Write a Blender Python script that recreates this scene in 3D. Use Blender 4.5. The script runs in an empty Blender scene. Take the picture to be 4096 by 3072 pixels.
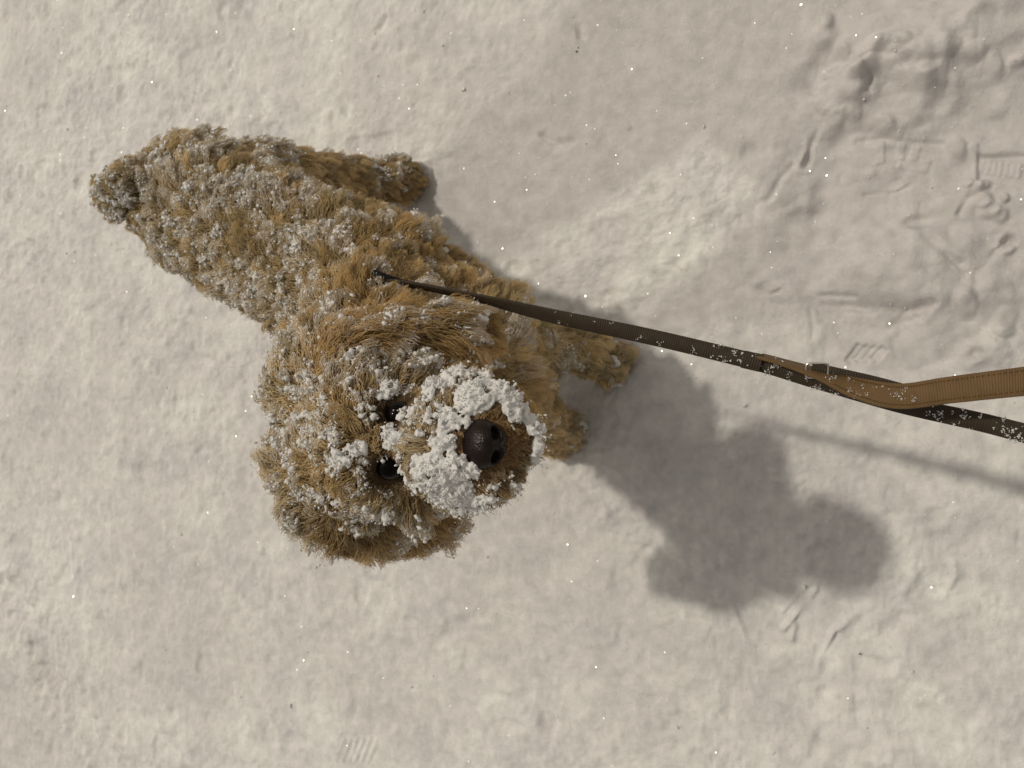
import bpy, bmesh, math
import numpy as np
from mathutils import Vector, Matrix, kdtree
from mathutils.bvhtree import BVHTree

R = math.radians
rng = np.random.default_rng(11)
scene = bpy.context.scene
col = scene.collection

# ------------------------------------------------------------------ camera, world, lamp, exposure
CAM_H, TILT, FPX = 1.2, R(25.0), 3154.0
cam_d = bpy.data.cameras.new('camera')
cam = bpy.data.objects.new('camera', cam_d)
col.objects.link(cam)
cam_d.sensor_width = 36.0
cam_d.lens = FPX / 4096 * 36.0
cam_d.clip_start, cam_d.clip_end = 0.01, 500.0
ct, st = math.cos(TILT), math.sin(TILT)
cam.matrix_world = Matrix(((ct, 0, st, 0), (0, 1, 0, 0), (-st, 0, ct, CAM_H), (0, 0, 0, 1)))
cam_d.dof.use_dof = True
cam_d.dof.focus_distance = 0.66
cam_d.dof.aperture_fstop = 13.0
scene.camera = cam

SUN_K = np.array([0.43, -0.295])            # metres a shadow runs per metre of height
sun_dir = Vector((SUN_K[0], SUN_K[1], -1.0)).normalized()
SUN_EL = math.asin(-sun_dir.z)
SUN_AZ = math.atan2(-sun_dir.x, -sun_dir.y)
world = bpy.data.worlds.new('World')
scene.world = world
world.use_nodes = True
wn, wl = world.node_tree.nodes, world.node_tree.links
wn.clear()
sky = wn.new('ShaderNodeTexSky')
sky.sky_type = 'NISHITA'
sky.sun_disc = False
sky.sun_elevation = SUN_EL
sky.sun_rotation = SUN_AZ
sky.air_density, sky.dust_density, sky.ozone_density = 1.0, 3.0, 1.0
hsv = wn.new('ShaderNodeHueSaturation')
hsv.inputs['Saturation'].default_value = 0.12
tint = wn.new('ShaderNodeMix')
tint.data_type = 'RGBA'
tint.blend_type = 'MULTIPLY'
tint.inputs[0].default_value = 1.0
tint.inputs[7].default_value = (1.0, 0.93, 0.82, 1)     # street-lit overcast
bg = wn.new('ShaderNodeBackground')
bg.inputs['Strength'].default_value = 0.064
wo = wn.new('ShaderNodeOutputWorld')
wl.new(sky.outputs[0], hsv.inputs['Color'])
wl.new(hsv.outputs[0], tint.inputs[6])
wl.new(tint.outputs[2], bg.inputs['Color'])
wl.new(bg.outputs[0], wo.inputs['Surface'])

sun_d = bpy.data.lights.new('street_light', 'SUN')
sun_d.energy = 1.26
sun_d.angle = R(2.2)
sun_d.color = (1.0, 0.915, 0.785)
sun = bpy.data.objects.new('street_light', sun_d)
col.objects.link(sun)
sun.rotation_euler = sun_dir.to_track_quat('-Z', 'Y').to_euler()
sun.location = (-2, 2, 4)

scene.view_settings.view_transform = 'Standard'
scene.view_settings.look = 'None'
scene.view_settings.exposure = 0.04
scene.view_settings.gamma = 1.0
scene.view_settings.use_curve_mapping = False
scene.cycles_curves.shape = 'THICK'
scene.cycles.max_bounces = 8
scene.cycles.diffuse_bounces = 4
scene.cycles.sample_clamp_indirect = 4.0


# ------------------------------------------------------------------ helpers
def W(px, py, z):
    """Survey point: where the sight line through a photo point meets height z (metres)."""
    a, b = (px - 2048) / FPX, (1536 - py) / FPX
    d = np.array([-st + a * ct, b, -ct - a * st])
    s = (CAM_H - z) / -d[2]
    return np.array([d[0] * s, d[1] * s, z])


def unit(v):
    return v / (np.linalg.norm(v, axis=-1, keepdims=True) + 1e-12)


def _hash(ix, seed):
    h = np.full(ix.shape[:-1], (seed * 747796405 + 2891336453) & 0xFFFFFFFF, dtype=np.uint64)
    for k in range(ix.shape[-1]):
        h = (h ^ (ix[..., k].astype(np.int64).astype(np.uint64) & np.uint64(0xFFFFFFFF))) * np.uint64(0x9E3779B1)
        h &= np.uint64(0xFFFFFFFF)
        h ^= h >> np.uint64(15)
        h = (h * np.uint64(0x85EBCA77)) & np.uint64(0xFFFFFFFF)
        h ^= h >> np.uint64(13)
    return h.astype(np.float64) / 4294967295.0


def vnoise(p, seed=0):
    """Smooth value noise in -1..1 for points (N, 2) or (N, 3)."""
    p = np.asarray(p, float)
    i = np.floor(p).astype(np.int64)
    f = p - i
    w = f * f * f * (f * (f * 6 - 15) + 10)
    D = p.shape[-1]
    out = np.zeros(p.shape[:-1])
    for c in range(2 ** D):
        off = np.array([(c >> k) & 1 for k in range(D)])
        ww = np.ones(p.shape[:-1])
        for k in range(D):
            ww = ww * (w[..., k] if off[k] else 1 - w[..., k])
        out += ww * _hash(i + off, seed)
    return out * 2 - 1


def fbm(p, octaves, seed=0, gain=0.5):
    a, o, tot = 1.0, 0, 0
    p = np.asarray(p, float)
    for k in range(octaves):
        o = o + a * vnoise(p * 2 ** k + 13.7 * k, seed + k)
        tot += a
        a *= gain
    return o / tot


def smooth(e0, e1, x):
    t = np.clip((x - e0) / (e1 - e0), 0, 1)
    return t * t * (3 - 2 * t)


def mesh_from(name, verts, faces, mats=(), smooth_shade=True):
    """faces: (M, 3) or (M, 4) array of one size, fast path."""
    me = bpy.data.meshes.new(name)
    verts = np.asarray(verts, np.float32)
    faces = np.asarray(faces, np.int32)
    n, k = faces.shape
    me.vertices.add(len(verts))
    me.vertices.foreach_set('co', verts.ravel())
    me.loops.add(n * k)
    me.loops.foreach_set('vertex_index', faces.ravel())
    me.polygons.add(n)
    me.polygons.foreach_set('loop_start', np.arange(0, n * k, k, dtype=np.int32))
    me.polygons.foreach_set('loop_total', np.full(n, k, np.int32))
    me.update(calc_edges=True)
    me.polygons.foreach_set('use_smooth', np.full(n, smooth_shade, bool))
    for m in mats:
        me.materials.append(m)
    return me


def link(name, data, parent=None, label=None, cat=None, kind=None, group=None):
    o = bpy.data.objects.new(name, data)
    col.objects.link(o)
    if parent is not None:
        o.parent = parent
    if label:
        o['label'] = label
    if cat:
        o['category'] = cat
    if kind:
        o['kind'] = kind
    if group:
        o['group'] = group
    return o


def mat(name, base, rough=0.6, spec=0.3, metal=0.0):
    m = bpy.data.materials.new(name)
    m.use_nodes = True
    b = m.node_tree.nodes['Principled BSDF']
    b.inputs['Base Color'].default_value = (*base, 1)
    b.inputs['Roughness'].default_value = rough
    b.inputs['Specular IOR Level'].default_value = spec
    b.inputs['Metallic'].default_value = metal
    return m, m.node_tree.nodes, m.node_tree.links, b


# ------------------------------------------------------------------ materials
def snow_material():
    m, n, l, b = mat('snow', (0.80, 0.795, 0.80), 0.75, 0.15)
    tc = n.new('ShaderNodeTexCoord')
    big = n.new('ShaderNodeTexNoise')
    big.inputs['Scale'].default_value = 9.0
    big.inputs['Detail'].default_value = 5.0
    cr = n.new('ShaderNodeValToRGB')
    cr.color_ramp.elements[0].position, cr.color_ramp.elements[0].color = 0.34, (0.745, 0.72, 0.715, 1)
    cr.color_ramp.elements[1].position, cr.color_ramp.elements[1].color = 0.64, (0.885, 0.875, 0.835, 1)
    l.new(tc.outputs['Object'], big.inputs['Vector'])
    l.new(big.outputs['Fac'], cr.inputs[0])
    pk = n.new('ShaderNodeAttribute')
    pk.attribute_name = 'packed_shade'
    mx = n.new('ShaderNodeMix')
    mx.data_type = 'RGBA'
    mx.inputs[7].default_value = (0.655, 0.625, 0.61, 1)    # trodden, dirty snow, also the painted shadow band
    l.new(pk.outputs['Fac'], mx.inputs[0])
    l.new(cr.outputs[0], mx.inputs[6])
    mot = n.new('ShaderNodeTexNoise')
    mot.inputs['Scale'].default_value = 38.0
    mot.inputs['Detail'].default_value = 7.0
    mot.inputs['Roughness'].default_value = 0.62
    l.new(tc.outputs['Object'], mot.inputs['Vector'])
    mr = n.new('ShaderNodeMapRange')
    mr.inputs[1].default_value, mr.inputs[2].default_value = 0.28, 0.72
    mr.inputs[3].default_value, mr.inputs[4].default_value = 0.84, 1.10
    l.new(mot.outputs['Fac'], mr.inputs[0])
    mm = n.new('ShaderNodeMix')
    mm.data_type = 'RGBA'
    mm.blend_type = 'MULTIPLY'
    mm.inputs[0].default_value = 1.0
    l.new(mx.outputs[2], mm.inputs[6])
    l.new(mr.outputs[0], mm.inputs[7])
    l.new(mm.outputs[2], b.inputs['Base Color'])
    g = n.new('ShaderNodeTexNoise')
    g.inputs['Scale'].default_value = 260.0
    g.inputs['Detail'].default_value = 6.0
    g.inputs['Roughness'].default_value = 0.65
    l.new(tc.outputs['Object'], g.inputs['Vector'])
    bp = n.new('ShaderNodeBump')
    b.inputs['Subsurface Weight'].default_value = 0.25
    b.inputs['Subsurface Radius'].default_value = (1.0, 0.9, 0.8)
    b.inputs['Subsurface Scale'].default_value = 0.0022
    bp.inputs['Strength'].default_value = 0.7
    bp.inputs['Distance'].default_value = 0.0018
    l.new(g.outputs['Fac'], bp.inputs['Height'])
    l.new(bp.outputs[0], b.inputs['Normal'])
    return m


SNOW = snow_material()


def coat_snow_material():
    m, n, l, b = mat('clinging_snow', (0.88, 0.87, 0.85), 0.8, 0.1)
    tr = n.new('ShaderNodeBsdfTranslucent')
    tr.inputs['Color'].default_value = (0.88, 0.87, 0.85, 1)
    ms = n.new('ShaderNodeMixShader')
    ms.inputs[0].default_value = 0.12
    l.new(b.outputs[0], ms.inputs[1])
    l.new(tr.outputs[0], ms.inputs[2])
    l.new(ms.outputs[0], n['Material Output'].inputs['Surface'])
    tc = n.new('ShaderNodeTexCoord')
    g = n.new('ShaderNodeTexNoise')
    g.inputs['Scale'].default_value = 900.0
    l.new(tc.outputs['Object'], g.inputs['Vector'])
    bp = n.new('ShaderNodeBump')
    bp.inputs['Strength'].default_value = 0.5
    bp.inputs['Distance'].default_value = 0.0006
    l.new(g.outputs['Fac'], bp.inputs['Height'])
    l.new(bp.outputs[0], b.inputs['Normal'])
    return m


COAT_SNOW = coat_snow_material()


def fur_material():
    m, n, l, b = mat('fur', (0.4, 0.24, 0.1), 0.5, 0.25)
    at = n.new('ShaderNodeAttribute')
    at.attribute_name = 'tone'
    l.new(at.outputs['Color'], b.inputs['Base Color'])
    tr = n.new('ShaderNodeBsdfTranslucent')
    l.new(at.outputs['Color'], tr.inputs['Color'])
    mx = n.new('ShaderNodeMixShader')
    mx.inputs[0].default_value = 0.24
    l.new(b.outputs[0], mx.inputs[1])
    l.new(tr.outputs[0], mx.inputs[2])
    l.new(mx.outputs[0], n['Material Output'].inputs['Surface'])
    return m


FUR = fur_material()


def skin_material():
    m, n, l, b = mat('undercoat', (0.17, 0.085, 0.028), 0.8, 0.1)
    pg = n.new('ShaderNodeAttribute')
    pg.attribute_name = 'pigment'
    tc = n.new('ShaderNodeTexCoord')
    g = n.new('ShaderNodeTexNoise')
    g.inputs['Scale'].default_value = 120.0
    cr = n.new('ShaderNodeValToRGB')
    cr.color_ramp.elements[0].color = (0.15, 0.085, 0.035, 1)
    cr.color_ramp.elements[1].color = (0.32, 0.20, 0.095, 1)
    l.new(tc.outputs['Object'], g.inputs['Vector'])
    l.new(g.outputs['Fac'], cr.inputs[0])
    mx = n.new('ShaderNodeMix')
    mx.data_type = 'RGBA'
    mx.inputs[7].default_value = (0.016, 0.010, 0.007, 1)    # eye rims
    l.new(pg.outputs['Fac'], mx.inputs[0])
    l.new(cr.outputs[0], mx.inputs[6])
    l.new(mx.outputs[2], b.inputs['Base Color'])
    return m


SKIN = skin_material()
EYE = mat('eye', (0.003, 0.002, 0.0015), 0.06, 0.12)[0]


def nose_material():
    m, n, l, b = mat('nose_leather', (0.014, 0.0085, 0.0065), 0.32, 0.22)
    tc = n.new('ShaderNodeTexCoord')
    v = n.new('ShaderNodeTexVoronoi')
    v.inputs['Scale'].default_value = 700.0
    l.new(tc.outputs['Object'], v.inputs['Vector'])
    bp = n.new('ShaderNodeBump')
    bp.inputs['Strength'].default_value = 0.4
    bp.inputs['Distance'].default_value = 0.0006
    l.new(v.outputs['Distance'], bp.inputs['Height'])
    l.new(bp.outputs[0], b.inputs['Normal'])
    return m


NOSE = nose_material()
BLACK_WEB = mat('black_webbing', (0.012, 0.011, 0.011), 0.7, 0.2)[0]
METAL = mat('steel', (0.62, 0.60, 0.56), 0.22, 0.5, 1.0)[0]
THREAD = mat('stitch_thread', (0.10, 0.055, 0.02), 0.8, 0.1)[0]


def webbing_material(name, base, dark):
    """Ribbed webbing: the ribs run across the strap (UV: u along in metres, v across)."""
    m, n, l, b = mat(name, base, 0.62, 0.3)
    uv = n.new('ShaderNodeUVMap')
    sep = n.new('ShaderNodeSeparateXYZ')
    l.new(uv.outputs[0], sep.inputs[0])
    mul = n.new('ShaderNodeMath')
    mul.operation = 'MULTIPLY'
    mul.inputs[1].default_value = 2 * math.pi / 0.0022
    l.new(sep.outputs[0], mul.inputs[0])
    sn = n.new('ShaderNodeMath')
    sn.operation = 'SINE'
    l.new(mul.outputs[0], sn.inputs[0])
    tc = n.new('ShaderNodeTexCoord')
    ns = n.new('ShaderNodeTexNoise')
    ns.inputs['Scale'].default_value = 90.0
    ns.inputs['Detail'].default_value = 5.0
    l.new(tc.outputs['Object'], ns.inputs['Vector'])
    mx = n.new('ShaderNodeMix')
    mx.data_type = 'RGBA'
    mx.inputs[6].default_value = (*dark, 1)
    mx.inputs[7].default_value = (*base, 1)
    l.new(ns.outputs['Fac'], mx.inputs[0])
    l.new(mx.outputs[2], b.inputs['Base Color'])
    bp = n.new('ShaderNodeBump')
    bp.inputs['Strength'].default_value = 0.5
    bp.inputs['Distance'].default_value = 0.0006
    l.new(sn.outputs[0], bp.inputs['Height'])
    l.new(bp.outputs[0], b.inputs['Normal'])
    return m


DARK_WEB = webbing_material('dark_brown_webbing', (0.062, 0.045, 0.026), (0.028, 0.020, 0.012))
TAN_WEB = webbing_material('tan_webbing', (0.20, 0.122, 0.052), (0.115, 0.067, 0.027))


# ------------------------------------------------------------------ the snow-covered ground, one sheet
def ground_axis(lo, mid, mid2, hi, coarse, fine, far):
    core = np.concatenate([np.arange(lo, mid, coarse), np.arange(mid, mid2, fine), np.arange(mid2, hi + coarse / 2, coarse)])
    grow, d, s = [], 0.0, coarse
    while d < far:
        s *= 1.35
        d += s
        grow.append(d)
    grow = np.array(grow)
    return np.concatenate([lo - grow[::-1], core, core[-1] + grow])


gx = ground_axis(-1.98, -0.24, 0.23, 0.24, 0.0032, 0.0019, 60)
gy = ground_axis(-0.98, 0.02, 0.56, 0.98, 0.0032, 0.0020, 60)
GX, GY = np.meshgrid(gx, gy, indexing='ij')
P2 = np.stack([GX.ravel(), GY.ravel()], -1)
near = (np.abs(P2[:, 0] + 0.87) < 1.6) & (np.abs(P2[:, 1]) < 1.4)
Q = P2[near]


def g2(px, py):
    return W(px, py, 0.0)[:2]


# how loose (fluffy) or trodden the snow is, with a cast shadow painted in
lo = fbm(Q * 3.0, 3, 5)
trod_shade = smooth(-0.15, 0.35, fbm(Q * 2.3 + 4.0, 3, 21) * 0.6 + 0.55 * smooth(g2(2300, 0)[0], g2(3100, 0)[0], Q[:, 0]) * smooth(-0.05, 0.22, Q[:, 1]))
def inside(poly, soft):
    pts = np.array([g2(*p) for p in poly])
    x, y = Q[:, 0] + .03 * fbm(Q * 7, 3, 81), Q[:, 1] + .03 * fbm(Q * 7, 3, 82)
    dmin, ins = np.full(len(Q), 9.0), np.zeros(len(Q), bool)
    for a, b in zip(pts, np.roll(pts, -1, 0)):
        d = b - a
        t = np.clip(((x - a[0]) * d[0] + (y - a[1]) * d[1]) / (d @ d), 0, 1)
        dmin = np.minimum(dmin, np.hypot(x - a[0] - t * d[0], y - a[1] - t * d[1]))
        c = ((a[1] > y) != (b[1] > y))
        ins ^= c & (x < (b[0] - a[0]) * (y - a[1]) / (b[1] - a[1] + 1e-12) + a[0])
    return smooth(-soft, soft, np.where(ins, dmin, -dmin))


shade_band = inside([(1620, 760), (2100, 260), (2500, -300), (4700, -300), (4700, 1330), (3000, 1330), (2350, 1330), (2000, 1120)], .022)  # cast shadow from another light, painted as greyer snow
lit_patch = inside([(2020, 1260), (1960, 1060), (2330, 880), (2560, 730), (2820, 560), (3080, 850), (2760, 1120), (2500, 1290)], .022)  # lit gap in the painted shadow, kept bright and rougher
trod_shade = np.clip(np.maximum(0.5 * trod_shade, shade_band) * (1 - lit_patch), 0, 1)
packed_shade = 0.95 * trod_shade  # real trampling and the painted shadow share this colour mask
h = 0.009 * fbm(Q * 2.2, 3, 1)
h += 0.0034 * fbm(Q * 9.0, 3, 2)
grain = fbm(Q * np.array([30.0, 34.0]), 3, 3)
h += 0.0036 * grain * (0.55 + 0.9 * np.clip(lo + 0.4, 0, 1)) * (1 - 0.75 * trod_shade)
h += 0.0017 * fbm(Q * 78.0, 3, 7, 0.75) * (1 - 0.55 * trod_shade)
lump = fbm(Q * np.array([52.0, 46.0]), 3, 41, 0.6)
h += 0.0034 * np.abs(lump) * (0.4 + 0.9 * np.clip(lo + 0.3, 0, 1)) * (1 - 0.7 * trod_shade)
pit = fbm(Q * 16.0, 2, 9)
h -= 0.0055 * smooth(0.38, 0.75, pit) * (1 - 0.7 * trod_shade)
h += 0.0040 * smooth(0.42, 0.8, fbm(Q * 20.0 + 8, 2, 31)) * (1 - 0.8 * trod_shade)


warp = np.stack([fbm(Q * 24, 2, 61), fbm(Q * 24, 2, 62)], -1) * 0.007
QW = Q + warp
ravel_n = fbm(Q * 45, 2, 63)


def box_of(pts, pad):
    lo_, hi_ = np.min(pts, 0) - pad, np.max(pts, 0) + pad
    return np.nonzero((Q[:, 0] > lo_[0]) & (Q[:, 0] < hi_[0]) & (Q[:, 1] > lo_[1]) & (Q[:, 1] < hi_[1]))[0]


def groove(pts, width, depth, wob=0.0, lip=0.10):
    """A furrow (or, with negative depth, a ridge) with a broken edge and a little thrown-up lip."""
    g = np.array([g2(*p) for p in pts])
    m = box_of(g, 5 * width + .02)
    q = Q[m] + warp[m] * (0.22 if width < .0035 else 0.5 if width < .02 else 1.0)
    best = np.full(len(m), 9.0)
    for a, b in zip(g[:-1], g[1:]):
        d = b - a
        t = np.clip(((q - a) @ d) / ((d ** 2).sum() + 1e-12), 0, 1)
        best = np.minimum(best, np.linalg.norm(q - (a + t[:, None] * d), axis=1))
    ww = width * (1 + 0.55 * ravel_n[m])
    amp = depth if width > .016 else 0.9 * depth * np.clip(0.65 + 1.1 * vnoise(Q[m] * 32, 19), .0, 1.4)
    h[m] -= amp * np.exp(-(best / ww) ** 2)
    h[m] += lip * amp * np.exp(-((best - 2.1 * ww) / (0.8 * ww)) ** 2)


def mound(px, py, rx, ry, ang, hh, lump=0.3, power=2.0):
    c0 = g2(px, py)
    m = box_of(c0[None], 3 * max(rx, ry))
    d = Q[m] + warp[m] * .6 - c0
    c, s_ = math.cos(ang), math.sin(ang)
    u, v = d[:, 0] * c + d[:, 1] * s_, -d[:, 0] * s_ + d[:, 1] * c
    r = np.sqrt((u / rx) ** 2 + (v / ry) ** 2) * (1 + lump * fbm(Q[m] * 28, 2, int(px) % 97))
    h[m] += hh * np.exp(-np.abs(r) ** power)


def flat(poly, level, blend=0.012, keep=0.25):
    """Tread-pressed area: the snow is squeezed level inside a convex outline given in photo points."""
    pts = np.array([g2(*p) for p in poly])
    m_ = box_of(pts, .06)
    if np.cross(pts[1] - pts[0], pts[2] - pts[1]) < 0:
        pts = pts[::-1]
    ins = np.full(len(m_), 9.0)
    wq = Q[m_] + warp[m_] * min(1.6, blend / .008)
    for a, b in zip(pts, np.roll(pts, -1, 0)):
        e = unit(b - a)
        nrm = np.array([-e[1], e[0]])
        ins = np.minimum(ins, (wq - a) @ nrm)
    k = smooth(-blend * 0.6, blend, ins)
    h[m_] = h[m_] * (1 - k * (1 - keep)) + k * level
    packed_shade[m_] = np.maximum(packed_shade[m_], 0.8 * k)


def bar(p0, p1, half, height, edge=0.0016):
    """A crisp raised (or sunk) tread bar between two photo points."""
    a, b = g2(*p0), g2(*p1)
    m = box_of(np.array([a, b]), half + .02)
    q = Q[m] + warp[m] * .12
    d = b - a
    ln_ = np.linalg.norm(d)
    e = d / ln_
    u, v = (q - a) @ e, (q - a) @ np.array([-e[1], e[0]])
    k = smooth(-edge, edge, half - np.abs(v)) * smooth(-edge, edge, u) * smooth(-edge, edge, ln_ - u)
    h[m] += height * k


# boot prints at the upper right
flat([(3030, 820), (3240, 780), (3300, 1150), (2960, 1140)], -0.002, 0.03, 0.5)
flat([(3330, 566), (3760, 572), (3895, 590), (3895, 800), (3800, 960), (3480, 990), (3330, 950), (3270, 760)], -0.005, 0.018, 0.35)
flat([(3903, 604), (4250, 640), (4250, 790), (3908, 730)], -0.007, 0.0040, 0.4)
flat([(3235, 1182), (3900, 1192), (3950, 1480), (3300, 1520)], -0.004, 0.014, 0.45)
in_print = inside([(3230, 120), (4300, 60), (4300, 1480), (3250, 1520), (2980, 1150), (3050, 760)], .05)
h += in_print * (0.0120 * fbm(Q * 12.0, 3, 101) + 0.0040 * np.abs(fbm(Q * 30.0, 2, 102)))
groove([(3430, 566), (3600, 568), (3760, 574)], 0.0036, 0.004, 0.002)
groove([(3237, 1186), (3240, 1270), (3250, 1350)], 0.0040, 0.003, 0.002)
groove([(3240, 1184), (3330, 1180), (3420, 1188)], 0.0030, 0.003, 0.002)
mound(3403, 357, 0.040, 0.030, 0.45, 0.022, 0.12, 5)
mound(3572, 350, 0.062, 0.052, 0.0, 0.016, 0.30, 4)
mound(3590, 165, 0.085, 0.048, 0.1, 0.024, 0.25, 4.5)
mound(3700, 270, 0.032, 0.040, 0.2, 0.010, 0.25, 4)
mound(3310, 285, 0.046, 0.024, 0.7, -0.016, 0.25, 2.6)
mound(3380, 556, 0.046, 0.017, 0.15, -0.006, 0.2, 3)
mound(3533, 509, 0.017, 0.014, 0.0, 0.010, 0.15, 4)
mound(3330, 480, 0.018, 0.022, 0.0, 0.006, 0.3, 3)
mound(3420, 465, 0.010, 0.010, 0.0, 0.006, 0.2, 3)
mound(3385, 462, 0.009, 0.008, 0.0, 0.005, 0.2, 3)
mound(3850, 110, 0.075, 0.06, 0.6, 0.014, 0.4, 3)
mound(4010, 40, 0.06, 0.05, 0.6, 0.014, 0.4, 3)
mound(3940, 250, 0.09, 0.05, 0.6, 0.008, 0.5, 3)
mound(3665, 1090, 0.082, 0.060, -0.35, 0.026, 0.15, 4)
mound(3830, 1110, 0.030, 0.026, 0.0, -0.010, 0.3, 2.5)
mound(3520, 930, 0.03, 0.02, 0.3, 0.004, 0.4)
for a in [(3889, 756, 0.011), (3928, 746, 0.010), (3926, 806, 0.012), (3958, 843, 0.013), (3865, 735, 0.008), (3995, 862, 0.010), (4015, 800, 0.007)]:
    mound(a[0], a[1], a[2], a[2] * 0.85, 0.4, 0.008, 0.2, 5)
for a in [(3490, 695, .008), (3572, 695, .011), (3628, 708, .011)]:
    mound(a[0], a[1], a[2], a[2], 0.0, 0.0035, 0.2, 3)
mound(3280, 845, 0.016, 0.030, -0.3, -0.009, 0.3, 3)
mound(3215, 862, 0.022, 0.010, 0.0, -0.006, 0.3, 3)
mound(3668, 895, 0.018, 0.009, 0.05, -0.009, 0.15, 4)
mound(3000, 610, 0.012, 0.011, 0.0, -0.006, 0.3, 3)
groove([(3290, 450), (3268, 518), (3242, 587), (3225, 650)], 0.0046, 0.010, 0.004)
groove([(3160, 660), (3120, 710), (3070, 790)], 0.0042, 0.008, 0.004)
groove([(3415, 278), (3485, 250), (3575, 250), (3612, 282)], 0.0060, 0.009, 0.005)
groove([(3346, 432), (3420, 428), (3478, 375), (3488, 330)], 0.0060, 0.010, 0.004)
groove([(3690, 160), (3725, 235), (3715, 300)], 0.0080, 0.010, 0.005)
bar((3518, 566), (3520, 657), 0.0056, 0.0030)
bar((3608, 572), (3600, 640), 0.0052, 0.0026)
bar((3668, 585), (3652, 640), 0.0052, 0.0026)
bar((3594, 648), (3714, 668), 0.0085, 0.0026)
bar((3896, 570), (3896, 715), 0.0050, 0.0040)
groove([(3905, 602), (4000, 612), (4110, 628)], 0.0040, 0.005, 0.002)
groove([(3874, 785), (3852, 820), (3832, 856)], 0.0040, 0.012, 0.003)
groove([(3472, 782), (3530, 778), (3564, 774), (3629, 748)], 0.0032, 0.007, 0.002)
for k in range(7):
    bar((3935 + 24 * k, 632 + 4 * k), (3922 + 25 * k, 690 + 4 * k), 0.0030, 0.0030)
for k in range(4):
    groove([(3500 + 34 * k, 790 - 8 * k), (3488 + 36 * k, 835 + 12 * (k % 2))], 0.0036, 0.0026)
groove([(4040, 950), (3980, 1010), (3920, 1090), (3900, 1170)], 0.0048, 0.012, 0.004)
groove([(3700, 955), (3840, 1060)], 0.006, 0.007, 0.003)
groove([(3530, 1232), (3620, 1240), (3720, 1205)], 0.006, 0.006, 0.003)
groove([(3050, 1170), (3090, 1176), (3120, 1162)], 0.003, 0.006, 0.002)
for k in range(4):
    bar((3392 + 34 * k, 1448 - 2 * k), (3445 + 32 * k, 1378 + 4 * k), 0.0050, -0.0055)
    groove([(3560 + 36 * k, 1320 - 14 * k), (3620 + 36 * k, 1250 - 10 * k)], 0.0042, 0.005, 0.0012)
    groove([(3300 + 30 * k, 1220 + 26 * k), (3470 + 20 * k, 1230 + 30 * k)], 0.0045, 0.0025, 0.0012)
mound(3420, 1290, 0.022, 0.016, 0.3, 0.004, 0.4)
mound(3900, 1420, 0.030, 0.018, 0.5, 0.008, 0.3, 4)
mound(3990, 1390, 0.040, 0.022, 0.5, 0.008, 0.3, 4)
groove([(3830, 1450), (3885, 1420)], 0.006, 0.010, 0.003)
for k in range(26):
    zx, zy = (rng.uniform(3260, 3780), rng.uniform(90, 480)) if k < 15 else (rng.uniform(3780, 4080), rng.uniform(60, 1420))
    r0 = rng.uniform(.008, .022)
    mound(zx, zy, r0, r0 * rng.uniform(.6, .9), rng.uniform(0, 3), rng.uniform(.005, .010), .3, 4.5)
# scuff marks and scrapes lower right
for pts, w, d in [([(3137, 2512), (3200, 2440), (3270, 2360)], 0.0034, -0.007), ([(3128, 2445), (3222, 2351)], 0.0028, -0.004),
                  ([(3170, 2560), (3178, 2500)], 0.0032, -0.005), ([(3270, 2660), (3300, 2600), (3336, 2531), (3440, 2445)], 0.0044, -0.005),
                  ([(3285, 2640), (3352, 2535)], 0.0030, 0.003), ([(2930, 2430), (2985, 2560), (3030, 2580), (3040, 2490)], 0.0040, -0.0025),
                  ([(3790, 2180), (3829, 2303), (3772, 2379)], 0.0050, -0.004), ([(3000, 2700), (3040, 2800), (3020, 2880)], 0.006, 0.005),
                  ([(40, 2380), (140, 2540), (200, 2720), (330, 2900), (420, 3050)], 0.040, 0.013), ([(170, 2690), (215, 2740)], 0.018, 0.010),
                  ([(1540, 70), (1500, 120)], 0.006, 0.006), ([(2300, 90), (2318, 140)], 0.006, 0.006),
                  ([(1370, 400), (1385, 450)], 0.007, 0.006), ([(2170, 545), (2220, 575), (2290, 560)], 0.006, 0.006),
                  ([(2480, 470), (2510, 510)], 0.003, -0.005)]:
    groove(pts, w, d, 0.002)
for k in range(6):
    groove([(1345 + 26 * k, 3040), (1375 + 26 * k, 2960)], 0.0028, -0.0035, 0.0006)
for k in range(46):                               # loose dents and crumbs
    x, y = rng.uniform(60, 4050), rng.uniform(40, 3030)
    r0 = rng.uniform(0.005, 0.014)
    mound(x, y, r0, r0 * rng.uniform(0.6, 1), rng.uniform(0, 3), rng.choice([-1, -1, 1]) * rng.uniform(0.002, 0.005), 0.4, 2.4)
mound(2720, 900, 0.11, 0.08, 0.0, 0.004, 0.5)
mound(2820, 860, 0.045, 0.03, 0.2, 0.004, 0.8)
mound(2630, 1060, 0.05, 0.03, 0.2, 0.004, 0.8)
h += 0.0030 * lit_patch * np.abs(fbm(Q * 34, 3, 44))
kicked = inside([(2300, 1650), (2700, 1600), (3150, 1850), (3560, 2080), (3480, 2380), (2650, 2480), (2330, 2000)], .06)
h += kicked * (0.0085 * np.abs(fbm(Q * np.array([30.0, 38.0]), 3, 46, .6)) + 0.0030 * fbm(Q * 70, 2, 47))
# each paw presses its own hollow
for px, py in [(2440, 1446), (2240, 1735), (1595, 716)]:
    mound(px, py, 0.034, 0.030, 0.0, -0.016, 0.1, 3)

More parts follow.
